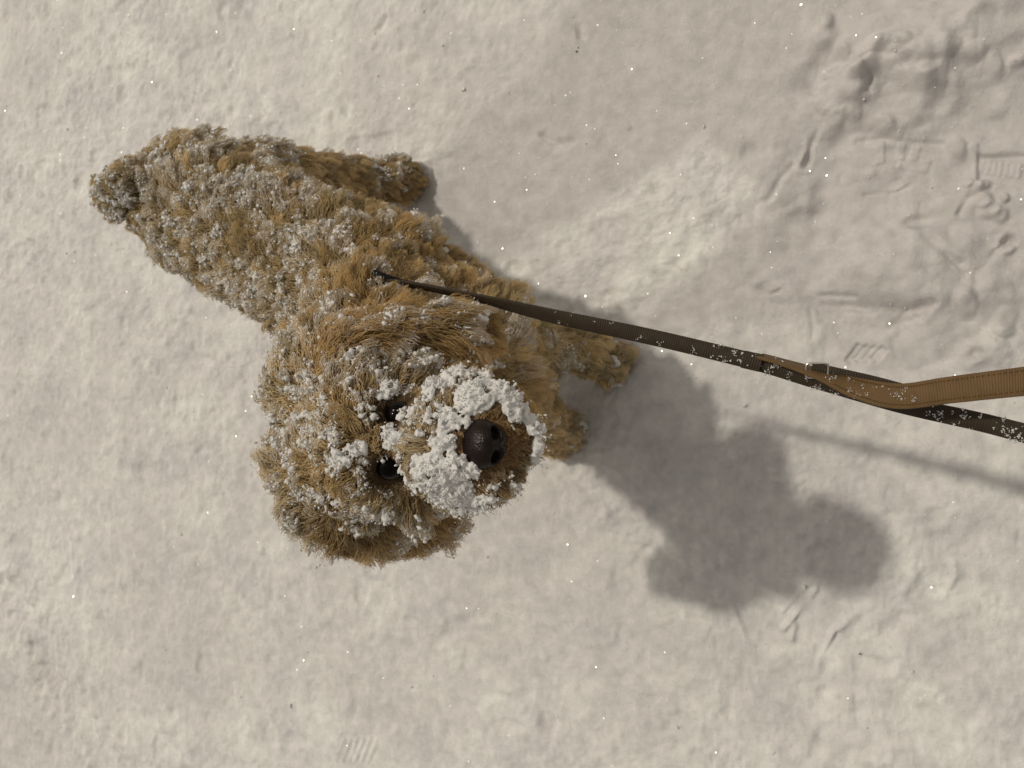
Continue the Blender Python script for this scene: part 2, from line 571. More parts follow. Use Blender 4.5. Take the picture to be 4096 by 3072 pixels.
H2 = np.zeros(len(P2))
H2[near] = h
far_r = np.linalg.norm(P2 - np.array([-0.87, 0]), axis=1)
H2[~near] = 0.010 * fbm(P2[~near] * 2.2, 3, 1)
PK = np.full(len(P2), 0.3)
PK[near] = packed_shade
nxg, nyg = len(gx), len(gy)
idx = np.arange(nxg * nyg).reshape(nxg, nyg)
quads = np.stack([idx[:-1, :-1], idx[1:, :-1], idx[1:, 1:], idx[:-1, 1:]], -1).reshape(-1, 4)
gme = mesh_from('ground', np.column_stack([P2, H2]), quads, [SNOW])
at = gme.attributes.new('packed_shade', 'FLOAT', 'POINT')
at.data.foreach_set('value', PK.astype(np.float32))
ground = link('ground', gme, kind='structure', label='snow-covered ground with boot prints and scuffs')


def ground_z(xy):
    i = np.clip(np.searchsorted(gx, xy[:, 0]) - 1, 0, nxg - 2)
    j = np.clip(np.searchsorted(gy, xy[:, 1]) - 1, 0, nyg - 2)
    Z = H2.reshape(nxg, nyg)
    return np.maximum.reduce([Z[i, j], Z[i + 1, j], Z[i, j + 1], Z[i + 1, j + 1]])


# ------------------------------------------------------------------ the dog: skeleton of rounded chains
F = unit(np.array([0.90, 0.02, 0.42]))
L = unit(np.array([0.0, 1.0, 0.0]) - F * F[1])
U = np.cross(F, L)
E = np.array([-0.384, -0.0495, 0.63])          # between the eyes


def hd(f, l, u):
    return E + f * F + l * L + u * U


AX = unit(W(1500, 1130, .365) - W(750, 800, .37)); AX[2] = 0; AX = unit(AX)
LAT = np.array([-AX[1], AX[0], 0.0])
rump, chest = W(800, 818, .37), W(1500, 1175, .365)
hipL, thighL, kneeL = W(930, 795, .36), W(1040, 750, .31), W(1160, 745, .25)
hockL, metaL, pawHL = W(1380, 735, .12), W(1510, 722, .06), W(1595, 714, .032)
mir = lambda p, k: p - LAT * k
CH = {
    'torso': [(rump, .083), (W(950, 895, .375), .080), (W(1120, 1000, .37), .081), (W(1320, 1105, .37), .087), (chest, .088), (np.array([-.475, .035, .345]), .074)],
    'neck': [(np.array([-.545, .09, .415]), .072), (np.array([-.495, .02, .485]), .062), (np.array([-.452, -.035, .55]), .058)],
    'head': [(hd(-.047, 0, -.006), .064), (hd(-.022, 0, .004), .050), (hd(-.035, 0, -.03), .056), (W(1265, 1840, .605), .036), (W(1320, 1960, .59), .034), (hd(-.04, 0, -.01), .05), (W(1265, 1560, .61), .036), (W(1330, 1440, .60), .030)],
    'cheek': [(hd(-.03, .036, -.028), .036), (hd(-.03, -.036, -.028), .036)],
    'muzzle': [(hd(.005, 0, -.022), .043), (hd(.045, .006, -.028), .042), (hd(.045, -.006, -.028), .042), (hd(.076, 0, -.036), .031)],
    'jaw': [(hd(.01, 0, -.050), .036), (hd(.060, .012, -.058), .030), (hd(.060, -.012, -.058), .030), (hd(.086, 0, -.060), .025)],
    'lip': [(hd(.050, .024, -.042), .034), (hd(.078, .022, -.048), .027), (hd(.088, 0, -.052), .025), (hd(.078, -.022, -.048), .027), (hd(.050, -.024, -.042), .034)],
    'ear_left': [(W(1400, 1420, .625), .020), (W(1560, 1365, .585), .022), (W(1760, 1355, .535), .023), (W(1880, 1375, .495), .018)],
    'ear_right': [(W(1360, 2030, .61), .020), (W(1450, 2085, .57), .021), (W(1600, 2090, .53), .022), (W(1730, 2070, .49), .017)],
    'fore_left': [(W(1800, 1240, .29), .048), (W(2010, 1320, .20), .036), (W(2240, 1395, .10), .027), (W(2370, 1425, .05), .025), (W(2440, 1446, .028), .028)],
    'fore_right': [(W(1950, 1530, .27), .046), (W(2080, 1630, .17), .034), (W(2170, 1700, .08), .027), (W(2235, 1735, .028), .028)],
    'hind_left': [(hipL, .062), (thighL, .056), (kneeL, .045), (hockL, .031), (metaL, .029), (pawHL, .032)],
    'hind_right': [(mir(hipL, .05), .062), (mir(thighL, .075), .052), (mir(kneeL, .11), .042), (mir(hockL, .14), .028), (mir(metaL, .15), .026), (mir(pawHL, .15), .028)],
    'ear_back': [(W(1385, 2075, .53), .019), (W(1500, 2105, .50), .018)],
    'tail': [(W(690, 770, .42), .024), (W(600, 750, .445), .023), (W(520, 750, .455), .029), (W(480, 790, .455), .022), (W(385, 725, .466), .004)],
}
bm = bmesh.new()
SEG = []                                           # (region, p0, r0, p1, r1)
for reg, pts in CH.items():
    if reg == 'cheek':
        for p, r in pts:
            SEG.append((reg, p, r, p, r))
    else:
        for (a, ra), (b, rb) in zip(pts[:-1], pts[1:]):
            SEG.append((reg, a, ra, b, rb))
# joints that tie the chains together
TIES = [('neck', CH['neck'][2][0], .055, hd(-.047, 0, -.006), .060), ('torso', chest, .085, CH['neck'][0][0], .072),
        ('fore_left', CH['torso'][4][0], .07, CH['fore_left'][0][0], .050), ('fore_right', CH['torso'][5][0], .065, CH['fore_right'][0][0], .046),
        ('ear_left', hd(-.045, .045, .02), .022, CH['ear_left'][0][0], .020), ('ear_right', hd(-.045, -.045, .02), .022, CH['ear_right'][0][0], .020),
        ('ear_right', CH['ear_right'][1][0], .02, CH['ear_back'][0][0], .019), ('tail', rump + np.array([0, 0, .03]), .04, CH['tail'][0][0], .03), ('torso', CH['torso'][5][0], .07, CH['neck'][1][0], .06)]
for reg, a, ra, b, rb in SEG + TIES:
    n = max(1, int(np.linalg.norm(b - a) / 0.012))
    for k in range(n + 1):
        t = k / n
        c, r = a + (b - a) * t, ra + (rb - ra) * t
        bmesh.ops.create_icosphere(bm, subdivisions=2, radius=r, matrix=Matrix.Translation(Vector(c)))
tmp_me = bpy.data.meshes.new('body')
bm.to_mesh(tmp_me)
bm.free()
tmp = bpy.data.objects.new('body_build', tmp_me)
col.objects.link(tmp)
rm = tmp.modifiers.new('remesh', 'REMESH')
rm.mode = 'VOXEL'
rm.voxel_size = 0.0055
sm = tmp.modifiers.new('smooth', 'SMOOTH')
sm.factor, sm.iterations = 0.5, 6
dg = bpy.context.evaluated_depsgraph_get()
body_me = bpy.data.meshes.new_from_object(tmp.evaluated_get(dg))
bpy.data.objects.remove(tmp)
body_me.name = 'body'
body_me.materials.clear()
body_me.materials.append(SKIN)
body_me.polygons.foreach_set('use_smooth', np.ones(len(body_me.polygons), bool))

DOG_BASE = np.array([-.60, .13, 0.0])
dog = link('dog', None, label='curly golden-tan puppy dusted with snow, standing and looking up', cat='dog')
body = link('body', body_me, dog)

# surface samples
body_me.calc_loop_triangles()
nv = len(body_me.vertices)
V = np.empty(nv * 3, np.float32); body_me.vertices.foreach_get('co', V); V = V.reshape(-1, 3).astype(float)
VN = np.empty(nv * 3, np.float32); body_me.vertices.foreach_get('normal', VN); VN = VN.reshape(-1, 3).astype(float)
T = np.empty(len(body_me.loop_triangles) * 3, np.int32); body_me.loop_triangles.foreach_get('vertices', T); T = T.reshape(-1, 3)
area = 0.5 * np.linalg.norm(np.cross(V[T[:, 1]] - V[T[:, 0]], V[T[:, 2]] - V[T[:, 0]]), axis=1)
bvh = BVHTree.FromPolygons([tuple(v) for v in V], [tuple(int(i) for i in t) for t in T])


def sample(n, weight=None):
    w = area if weight is None else area * weight
    t = rng.choice(len(T), n, p=w / w.sum())
    u, v = rng.random(n), rng.random(n)
    fl = u + v > 1
    u[fl], v[fl] = 1 - u[fl], 1 - v[fl]
    B = np.stack([1 - u - v, u, v], -1)
    P = (V[T[t]] * B[..., None]).sum(1)
    N = unit((VN[T[t]] * B[..., None]).sum(1))
    return P, N


REG = list(CH.keys())


def region_of(P):
    best = np.full(len(P), 9.0)
    lab = np.zeros(len(P), int)
    par = np.zeros(len(P))
    for reg, a, ra, b, rb in SEG + TIES:
        d = b - a
        t = np.clip(((P - a) @ d) / ((d ** 2).sum() + 1e-9), 0, 1)
        dist = np.linalg.norm(P - (a + t[:, None] * d), axis=1) - (ra + (rb - ra) * t)
        m = dist < best
        best[m], lab[m] = dist[m], REG.index(reg)
    return lab


EYE_L, EYE_R = None, None


def ray(px, py):
    d = W(px, py, 0.0) - np.array([0, 0, CAM_H])
    hit = bvh.ray_cast(Vector((0, 0, CAM_H)), Vector(unit(d)))
    return None if hit[0] is None else (np.array(hit[0]), np.array(hit[1]))


EYES = [ray(1580, 1635), ray(1560, 1893)]
for e in EYES:                                     # sink the sockets
    dd = np.linalg.norm(V - e[0], axis=1)
    V -= (0.008 * np.exp(-(dd / .0125) ** 2))[:, None] * e[1]
pig = body_me.attributes.new('pigment', 'FLOAT', 'POINT')
pig.data.foreach_set('value', np.max([np.exp(-(np.linalg.norm(V - e[0], axis=1) / .021) ** 4) for e in EYES], 0).astype(np.float32))
body_me.vertices.foreach_set('co', V.astype(np.float32).ravel())
body_me.update()
body_me.vertices.foreach_get('normal', (_vn := np.empty(nv * 3, np.float32)))
VN = _vn.reshape(-1, 3).astype(float)
bvh = BVHTree.FromPolygons([tuple(v) for v in V], [tuple(int(i) for i in t) for t in T])
NOSE_C = hd(.099, 0, -.028)

# caked patches on the muzzle, brow and cheeks: (photo x, y, radius across, radius along, fill)
PATCH = [(1840, 1490, 120, 55, 1.0), (1960, 1500, 80, 60, 1.0), (2040, 1550, 60, 95, 1.1), (2070, 1620, 45, 70, 1.0), (1930, 1470, 120, 45, .8), (1900, 1590, 70, 50, .9), (1740, 1560, 50, 40, .7),
         (1590, 1745, 48, 45, 1.0), (1600, 1655, 34, 20, .8), (1550, 1575, 45, 32, .7), (1720, 1690, 95, 65, .17), (1820, 1680, 65, 65, .22), (1890, 1610, 60, 40, .6),
         (1745, 1890, 95, 75, .9), (1800, 1960, 90, 50, .9), (1830, 1850, 50, 50, .7), (1890, 1870, 45, 28, .9), (1970, 1995, 75, 32, 1.0), (1870, 2030, 90, 28, .9), (2060, 1960, 40, 40, .8),
         (2122, 1690, 26, 110, 1.2), (2132, 1810, 28, 70, 1.2), (2112, 1900, 34, 50, 1.1), (1400, 1810, 75, 50, .30), (1300, 1700, 100, 80, .16), (1250, 1560, 90, 80, .2), (1200, 1780, 80, 80, .12),
         (1790, 1770, 50, 25, .8), (1330, 1980, 80, 70, .16), (1480, 2030, 110, 45, .3), (1430, 1450, 80, 60, .2), (1560, 1420, 70, 45, .25), (1990, 1240, 60, 30, .4), (2060, 1300, 50, 40, .5), (1900, 1260, 60, 25, .3)]
pc, ps, pr = [], [], []
cand = []
for px, py, rx, ry, fill in PATCH:
    for _ in range(int(rx * ry * fill * 0.17)):
        a, r = rng.uniform(0, 6.283), 1.15 * math.sqrt(rng.random())
        hit = ray(px + rx * r * math.cos(a), py + ry * r * math.sin(a))
        if hit is None or hit[0][2] < .40:
            continue
        if np.linalg.norm(hit[0] - NOSE_C) < .0145 or min(np.linalg.norm(hit[0] - e[0]) for e in EYES) < .0145:
            continue
        cand.append((hit[0], hit[1], r, .006 if px > 2090 else 0.0))
ragged = fbm(np.array([c[0] for c in cand]) * 105.0, 3, 71)
for (q, nq, r, extra), rag in zip(cand, ragged):
    if r + 0.75 * rag > 0.98:
        continue
    pr.append(q)
    big = rng.random() < .22
    top_ = .006 + .009 * max(0.0, 1 - r * r) + extra
    pc.append(q + nq * (rng.uniform(.2, .6) * top_ if big else rng.uniform(.35, 1.0) * top_) + rng.normal(0, .0008, 3))
    ps.append(rng.uniform(.0020, .0032) if big else rng.uniform(.0005, .0015))
kdp = kdtree.KDTree(len(pr))
for i, p in enumerate(pr):
    kdp.insert(p, i)
kdp.balance()


def caked(P):
    d = np.array([kdp.find(p)[2] if p[2] > .45 else 1.0 for p in P])
    return 1 - smooth(.002, .006, d)


# coat style by region: length, lift off the skin, curl radius, snow cover, tuft size
STYLE = {'torso': (.027, .62, .0055, .72, .012), 'neck': (.030, .55, .0055, .60, .012), 'head': (.025, .60, .0055, .84, .010),
         'cheek': (.024, .45, .0050, .80, .010), 'muzzle': (.014, .48, .0018, .40, .007), 'lip': (.015, .48, .0018, .40, .007), 'jaw': (.018, .45, .0020, .34, .008),
         'ear_left': (.034, .30, .0072, .50, .012), 'ear_right': (.036, .32, .0066, .52, .012), 'ear_back': (.036, .32, .0066, .52, .012),
         'fore_left': (.026, .45, .0055, .32, .010), 'fore_right': (.026, .45, .0055, .32, .010),
         'hind_left': (.021, .55, .0050, .52, .010), 'hind_right': (.024, .5, .0050, .5, .010), 'tail': (.017, .7, .0040, .55, .010)}
STY = np.array([STYLE[r] for r in REG])
COL_A = {'torso': (.585, .435, .215), 'neck': (.585, .42, .195), 'head': (.625, .465, .235), 'cheek': (.625, .47, .245), 'muzzle': (.58, .44, .24), 'lip': (.55, .41, .22), 'jaw': (.52, .385, .20),
         'ear_left': (.57, .385, .165), 'ear_right': (.51, .36, .165), 'ear_back': (.51, .36, .165), 'fore_left': (.655, .51, .275), 'fore_right': (.635, .485, .26),
         'hind_left': (.61, .465, .245), 'hind_right': (.61, .465, .245), 'tail': (.57, .435, .23)}
COLS = np.array([COL_A[r] for r in REG]) * np.array([.98, 1.02, 1.12])


def comb(P, N, lab):
    """Direction the coat lies in."""
    D = np.zeros_like(P)
    for k, r in enumerate(REG):
        m = lab == k
        if not m.any():
            continue
        if r in ('torso', 'neck'):
            d = -AX * 0.8 + np.array([0, 0, -0.55]) + 0 * P[m]
        elif r in ('head', 'cheek'):
            d = unit(P[m] - hd(.05, 0, .0)) + np.array([0, 0, -.3])
        elif r in ('muzzle', 'jaw', 'lip'):
            d = unit(P[m] - hd(.13, 0, .01)) * 0.8 - 0.55 * U + 0.9 * (((P[m] - E) @ L)[:, None]) / 0.04 * L
        elif r == 'ear_left':
            d = unit(CH['ear_left'][3][0] - CH['ear_left'][0][0]) + 0.15 * L + 0 * P[m]
        elif r in ('ear_right', 'ear_back'):
            d = unit(CH['ear_right'][3][0] - CH['ear_right'][0][0]) - 0.1 * L + 0 * P[m]
        elif r == 'tail':
            d = unit(CH['tail'][4][0] - CH['tail'][0][0]) + 0 * P[m]
        else:
            d = np.array([0.25, -.1, -1.0]) + 0 * P[m]
        D[m] = d
    D = D - N * (D * N).sum(1, keepdims=True)
    return unit(D + 1e-6)


K = 9
TT = np.linspace(0, 1, K)


def paths(P, N, lab, jitter, seed):
    n = len(P)
    s = STY[lab]
    ln = s[:, 0] * rng.uniform(0.7, 1.2, n)
    ln *= 1 + 0.75 * fbm(P * 42.0, 2, 14)              # woolly, uneven coat
    # short round the eyes, the nose and on the paws
    for e in EYES:
        de = np.linalg.norm(P - e[0], axis=1)
        ln *= 0.16 + 0.84 * smooth(.014, .036, de)
    mz = np.isin(lab, [REG.index('muzzle')]) & (np.linalg.norm(P - E, axis=1) < .055)
    ln[mz] *= 0.6
    dn = np.linalg.norm(P - NOSE_C, axis=1)
    ln *= 0.35 + 0.65 * smooth(.018, .045, dn)
    paw = (P[:, 2] < .07)
    ln[paw] *= 0.75
    # the chest fringe hangs long
    fr = np.linalg.norm(P - np.array([-.43, .0, .30]), axis=1) < .10
    ln[fr] *= 1.45
    ln *= 1 - 0.50 * caked(P)
    C = comb(P, N, lab)
    D = unit(N * s[:, 1:2] + C * (1 - s[:, 1:2]) + jitter * rng.normal(size=(n, 3)))
    S1 = unit(np.cross(D, N + 0.3 * rng.normal(size=(n, 3))))
    S2 = np.cross(D, S1)
    ph = rng.uniform(0, 6.283, n)
    turns = rng.uniform(0.9, 2.0, n)
    rc = 0.72 * s[:, 2] * rng.uniform(0.5, 1.4, n) * np.clip(ln / .022, .3, 1.6)
    out = np.empty((n, K, 3))
    for k, t in enumerate(TT):
        a = ph + 6.283 * turns * t
        amp = (rc * min(1, 1.6 * t))[:, None]
        droop = np.array([0, 0, -1.0]) * (0.30 * (ln * t * t))[:, None]
        out[:, k] = P + D * (ln * t)[:, None] + C * (0.25 * ln * t * t)[:, None] + droop + amp * (S1 * (np.cos(a) - np.cos(ph))[:, None] + S2 * (np.sin(a) - np.sin(ph))[:, None])
    return out, ln


def nearest(src, dst):
    kd = kdtree.KDTree(len(dst))
    for i, p in enumerate(dst):
        kd.insert(p, i)
    kd.balance()
    return np.array([kd.find(p)[1] for p in src])


# tufts (large) > locks (small) > hairs
bigP, bigN = sample(3800)
bigLab = region_of(bigP)
bigPath, bigLen = paths(bigP, bigN, bigLab, 0.22, 1)
tuft_r = rng.random(len(bigP))
tuft_snow = np.clip(0.5 + 0.7 * fbm(bigP * 26.0, 3, 51) + rng.normal(0, .27, len(bigP)), 0, 1)

lockP, lockN = sample(26000)
lockLab = region_of(lockP)
lockPath, lockLen = paths(lockP, lockN, lockLab, 0.16, 2)
lb = nearest(lockP, bigP)
wgt = (0.60 * TT ** 1.1)[None, :, None]
lockPath = lockPath * (1 - wgt) + (bigPath[lb] + 0.35 * (lockP - bigP[lb])[:, None, :]) * wgt

NH = 320000
dens = np.ones(len(T))
hairP, hairN = sample(NH)
keep = np.ones(NH, bool)
for e in EYES:
    keep &= np.linalg.norm(hairP - (e[0] - .006 * e[1]), axis=1) > (.0118 if e is EYES[0] else .0165)
hol = EYES[1][0] + .008 * F - .003 * U - .003 * L         # the bare corner below the right eye
keep &= np.linalg.norm(hairP - hol, axis=1) > .0135
keep &= np.linalg.norm(hairP - NOSE_C, axis=1) > .0175
hairP, hairN = hairP[keep], hairN[keep]
NH = len(hairP)
hairLab = region_of(hairP)
hairPath, hairLen = paths(hairP, hairN, hairLab, 0.10, 3)
hl = nearest(hairP, lockP)
wgt = (0.78 * TT ** 0.8)[None, :, None]
hairPath = hairPath * (1 - wgt) + (lockPath[hl] + 0.30 * (hairP - lockP[hl])[:, None, :]) * wgt
hairPath += 0.00045 * rng.normal(size=hairPath.shape) * TT[None, :, None]
hairPath[..., 2] = np.maximum(hairPath[..., 2], 0.0)

# snow held by each tuft: where the coat faces the falling snow
cover = STY[bigLab, 3]
up = smooth(-0.15, 0.5, bigN[:, 2])
cover = cover * up
paw_b = bigP[:, 2] < .065
cover[paw_b] = np.maximum(cover[paw_b], 0.45)
tuft_has = smooth(1 - cover - 0.10, 1 - cover + 0.10, tuft_snow)

hb = lb[hl]
cakedH = caked(hairP)
frost = np.maximum(tuft_has[hb], cakedH)[:, None] * smooth(0.50, 1.0, TT)[None, :] * rng.uniform(0.25, 1.0, (NH, 1))
base = COLS[hairLab] * (0.78 + 0.58 * tuft_r[hb])[:, None] * rng.uniform(0.85, 1.15, (NH, 1))
deep = fbm(hairP * 25, 2, 91)
base = base * np.where(deep[:, None] > .1, np.array([[0.90, .85, .76]]), 1.0)
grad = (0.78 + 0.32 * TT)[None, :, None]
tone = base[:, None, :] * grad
tone = tone * (1 - frost[..., None]) + np.array([.86, .84, .80]) * frost[..., None]
near_nose = np.linalg.norm(hairP - NOSE_C, axis=1) < .034
tone[near_nose] *= np.array([.60, .52, .44])
eye_d = np.minimum.reduce([np.linalg.norm(hairP - e[0], axis=1) for e in EYES])
tone *= (1 - (1 - np.array([.26, .22, .19])) * (1 - smooth(.016, .026, eye_d))[:, None])[:, None, :]


def curves_object(name, pts, tone, r0, r1, parent, material, kind=None):
    n, k = pts.shape[:2]
    hc = bpy.data.hair_curves.new(name)
    hc.add_curves([k] * n)
    hc.attributes['position'].data.foreach_set('vector', pts.astype(np.float32).ravel())
    ra = hc.attributes.get('radius') or hc.attributes.new('radius', 'FLOAT', 'POINT')
    rr = np.broadcast_to(r0 + (r1 - r0) * np.linspace(0, 1, k) ** 1.5, (n, k))
    ra.data.foreach_set('value', rr.astype(np.float32).ravel())
    ca = hc.attributes.new('tone', 'FLOAT_COLOR', 'POINT')
    rgba = np.concatenate([tone, np.ones((n, k, 1))], -1)
    ca.data.foreach_set('color', rgba.astype(np.float32).ravel())
    hc.materials.append(material)
    return link(name, hc, parent, kind=kind)


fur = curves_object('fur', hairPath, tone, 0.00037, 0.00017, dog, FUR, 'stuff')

# whiskers and lip bristles
wp, wpath = [], []
for sgn in (1, -1):
    for k in range(26):
        o = hd(rng.uniform(.05, .085), sgn * rng.uniform(.018, .030), rng.uniform(-.055, -.035))
        q = np.array(bvh.find_nearest(Vector(o))[0])
        d = unit(0.75 * F + sgn * rng.uniform(.2, .8) * L - rng.uniform(.1, .6) * U)
        b = unit(-U + 0.4 * sgn * L)
        ln = rng.uniform(.008, .019)
        wpath.append([q + d * ln * t + b * ln * .25 * t * t for t in TT])
wpath = np.array(wpath)
curves_object('whiskers', wpath, np.broadcast_to(np.array([.05, .022, .012]), wpath.shape).copy(), .00032, .00008, dog, FUR, 'stuff')

# eyes and nose
def uv_ball(name, c, r, parent, material, shape=None, seg=28, rings=18):
    b = bmesh.new()
    bmesh.ops.create_uvsphere(b, u_segments=seg, v_segments=rings, radius=1.0)
    for v in b.verts:
        p = np.array(v.co)
        v.co = Vector(shape(p) if shape else p * r)
    me = bpy.data.meshes.new(name)
    b.to_mesh(me)
    b.free()
    me.polygons.foreach_set('use_smooth', np.ones(len(me.polygons), bool))
    me.materials.append(material)
    o = link(name, me, parent)
    o.location = c
    return o


for e, lab_ in zip(EYES, ('dark left eye half hidden by snow and hair', 'dark right eye with a bright glint')):
    o = uv_ball('eye', e[0] - (0.0092 if e is EYES[0] else 0.0096) * e[1], .0122 if e is EYES[0] else .0130, dog, EYE)
    o['label'] = lab_


def nose_shape(p):
    # local: x forward, y left, z up
    x, y, z = p
    n4 = (abs(x) ** 3.0 + abs(y) ** 2.5 + abs(z) ** 2.8) ** (-1 / 2.7)
    x, y, z = x * n4, y * n4, z * n4
    s = np.array([0.0175 * x - .006 * max(0, z) ** 2 - .003 * abs(y) ** 2.5, 0.0200 * y * (1 - 0.30 * max(0, -z)), 0.0160 * z * (1 - .10 * abs(y))])
    for sy in (1, -1):
        d2 = ((y - sy * .45) / .25) ** 2 + ((z + .02) / .29) ** 2
        if x > 0:
            s[0] -= 0.009 * math.exp(-d2 ** 1.6)
            s[0] += 0.0012 * math.exp(-((math.sqrt(d2) - 1.35) / .3) ** 2)
    if x > 0:
        s[0] -= 0.0026 * math.exp(-(y / .09) ** 2) * (1 if z < .25 else 0.2)
    return s[0] * F + s[1] * L + s[2] * U


nose = uv_ball('nose', NOSE_C, 1, dog, NOSE, nose_shape, 72, 48)

# ------------------------------------------------------------------ snow clinging to the coat
ico_v, ico_f = [], []
oc = np.array([[1, 0, 0], [-1, 0, 0], [0, 1, 0], [0, -1, 0], [0, 0, 1], [0, 0, -1]], float)
ico_v.append(oc)
ico_f.append(np.array([[0, 2, 4], [2, 1, 4], [1, 3, 4], [3, 0, 4], [2, 0, 5], [1, 2, 5], [3, 1, 5], [0, 3, 5]]))
for sub in (1, 2):
    b = bmesh.new()
    bmesh.ops.create_icosphere(b, subdivisions=sub, radius=1.0)
    b.verts.ensure_lookup_table()
    ico_v.append(np.array([v.co[:] for v in b.verts]))
    ico_f.append(np.array([[v.index for v in f.verts] for f in b.faces]))
    b.free()


def flakes_mesh(name, C, S, sub, squash=None):
    """One mesh of crumbs: centre C, size S."""
    v0, f0 = ico_v[sub], ico_f[sub]
    n, m = len(C), len(v0)
    q = unit(rng.normal(size=(n, 3)))
    ang = rng.uniform(0, 6.283, n)
    ca, sa = np.cos(ang)[:, None, None], np.sin(ang)[:, None, None]
    vv = np.broadcast_to(v0, (n, m, 3))
    k = q[:, None, :]
    vv = vv * ca + np.cross(np.broadcast_to(k, vv.shape), vv) * sa + k * (vv * k).sum(-1, keepdims=True) * (1 - ca)
    vv = vv * rng.uniform(0.55, 1.35, (n, 1, 3))
    vv = vv * np.clip(1 + 0.34 * rng.normal(size=(n, m, 1)), .4, 1.9)
    vv = vv * S[:, None, None] + C[:, None, :]
    ff = (f0[None] + (np.arange(n) * m)[:, None, None]).reshape(-1, 3)
    return vv.reshape(-1, 3), ff


def join(parts):
    V_, F_, o = [], [], 0
    for v, f in parts:
        V_.append(v)
        F_.append(f + o)
        o += len(v)
    return np.concatenate(V_), np.concatenate(F_)


def along(path, li, tpos):
    k0 = np.clip(tpos.astype(int), 0, K - 2)
    f_ = (tpos - k0)[:, None]
    return path[li, k0] * (1 - f_) + path[li, k0 + 1] * f_


def clear_face(P):
    ok = np.linalg.norm(P - NOSE_C, axis=1) > .026
    for e in EYES:
        ok &= np.linalg.norm(P - e[0], axis=1) > .0185
    return ok


# frost grains on the hair tips, then crumbs on the lock tips of the snowy tufts
hh_ = (0.05 + 0.95 * tuft_has[hb]) * smooth(-.35, .35, hairN[:, 2]) * clear_face(hairP) * (STY[hairLab, 3] + .1)
cnt = rng.poisson(hh_ * 1.3)
li = np.repeat(np.arange(NH), cnt)
gpos = along(hairPath, li, rng.uniform(0.5, 1.03, len(li)) * (K - 1)) + rng.normal(0, .0006, (len(li), 3))
gsz = rng.uniform(.0004, .0011, len(li))
parts = [flakes_mesh('g', gpos, gsz, 0)]
hold = tuft_has[lb] * (lockN[:, 2] > -0.25) * clear_face(lockP)
cnt = rng.poisson(hold * 2.8)
li = np.repeat(np.arange(len(lockP)), cnt)
cpos = along(lockPath, li, rng.uniform(0.55, 1.04, len(li)) * (K - 1)) + rng.normal(0, .0014, (len(li), 3))
csz = np.clip(rng.lognormal(math.log(.0012), .42, len(li)), .0006, .0026)
parts.append(flakes_mesh('s', cpos, csz, 1))
print('grains', len(gpos), 'crumbs', len(cpos))

pc, ps = np.array(pc), np.array(ps)
parts.append(flakes_mesh('p', pc[ps < .0011], ps[ps < .0011], 0))
plate = (tuft_snow > 0.56) & (bigN[:, 2] > 0.0) & (cover > .3) & (rng.random(len(bigP)) < .76)
lk = np.nonzero(plate[lb] & clear_face(lockP))[0]
lk = np.repeat(lk, 4)
pp = along(lockPath, lk, rng.uniform(.70, 1.02, len(lk)) * (K - 1)) + rng.normal(0, .0014, (len(lk), 3))
pz = np.clip(rng.lognormal(math.log(.0015), .35, len(lk)), .0008, .0030)
print('plates', int(plate.sum()), len(lk))
cv_, cf_ = join([flakes_mesh('b', pp, pz, 1), flakes_mesh('p', pc[(ps >= .0011) & (ps < .0022)], ps[(ps >= .0011) & (ps < .0022)], 1), flakes_mesh('p', pc[ps >= .0022], ps[ps >= .0022], 2)])
cake = bpy.data.objects.new('cake_build', mesh_from('cake', cv_, cf_))
col.objects.link(cake)
rm = cake.modifiers.new('remesh', 'REMESH')          # the crumbs freeze into one crust
rm.mode, rm.voxel_size = 'VOXEL', 0.0010
sm = cake.modifiers.new('smooth', 'SMOOTH')
sm.factor, sm.iterations = 0.5, 2
ck = bpy.data.meshes.new_from_object(cake.evaluated_get(bpy.context.evaluated_depsgraph_get()))
bpy.data.objects.remove(cake)
ck.calc_loop_triangles()
ckv = np.empty(len(ck.vertices) * 3, np.float32); ck.vertices.foreach_get('co', ckv)
ckt = np.empty(len(ck.loop_triangles) * 3, np.int32); ck.loop_triangles.foreach_get('vertices', ckt)
parts.append((ckv.reshape(-1, 3).astype(float), ckt.reshape(-1, 3)))
print('cake tris', len(ckt) // 3)
sv, sf = join(parts)
print('coat snow tris', len(sf))
link('clinging_snow', mesh_from('clinging_snow', sv, sf, [COAT_SNOW]), dog, kind='stuff', label='white snow crumbs caked on muzzle, head and back')

# ------------------------------------------------------------------ harness on the withers
harness = link('harness', None, label='black harness strap sunk in the fur behind the neck', cat='harness')
hc_ = W(1590, 1165, .468)


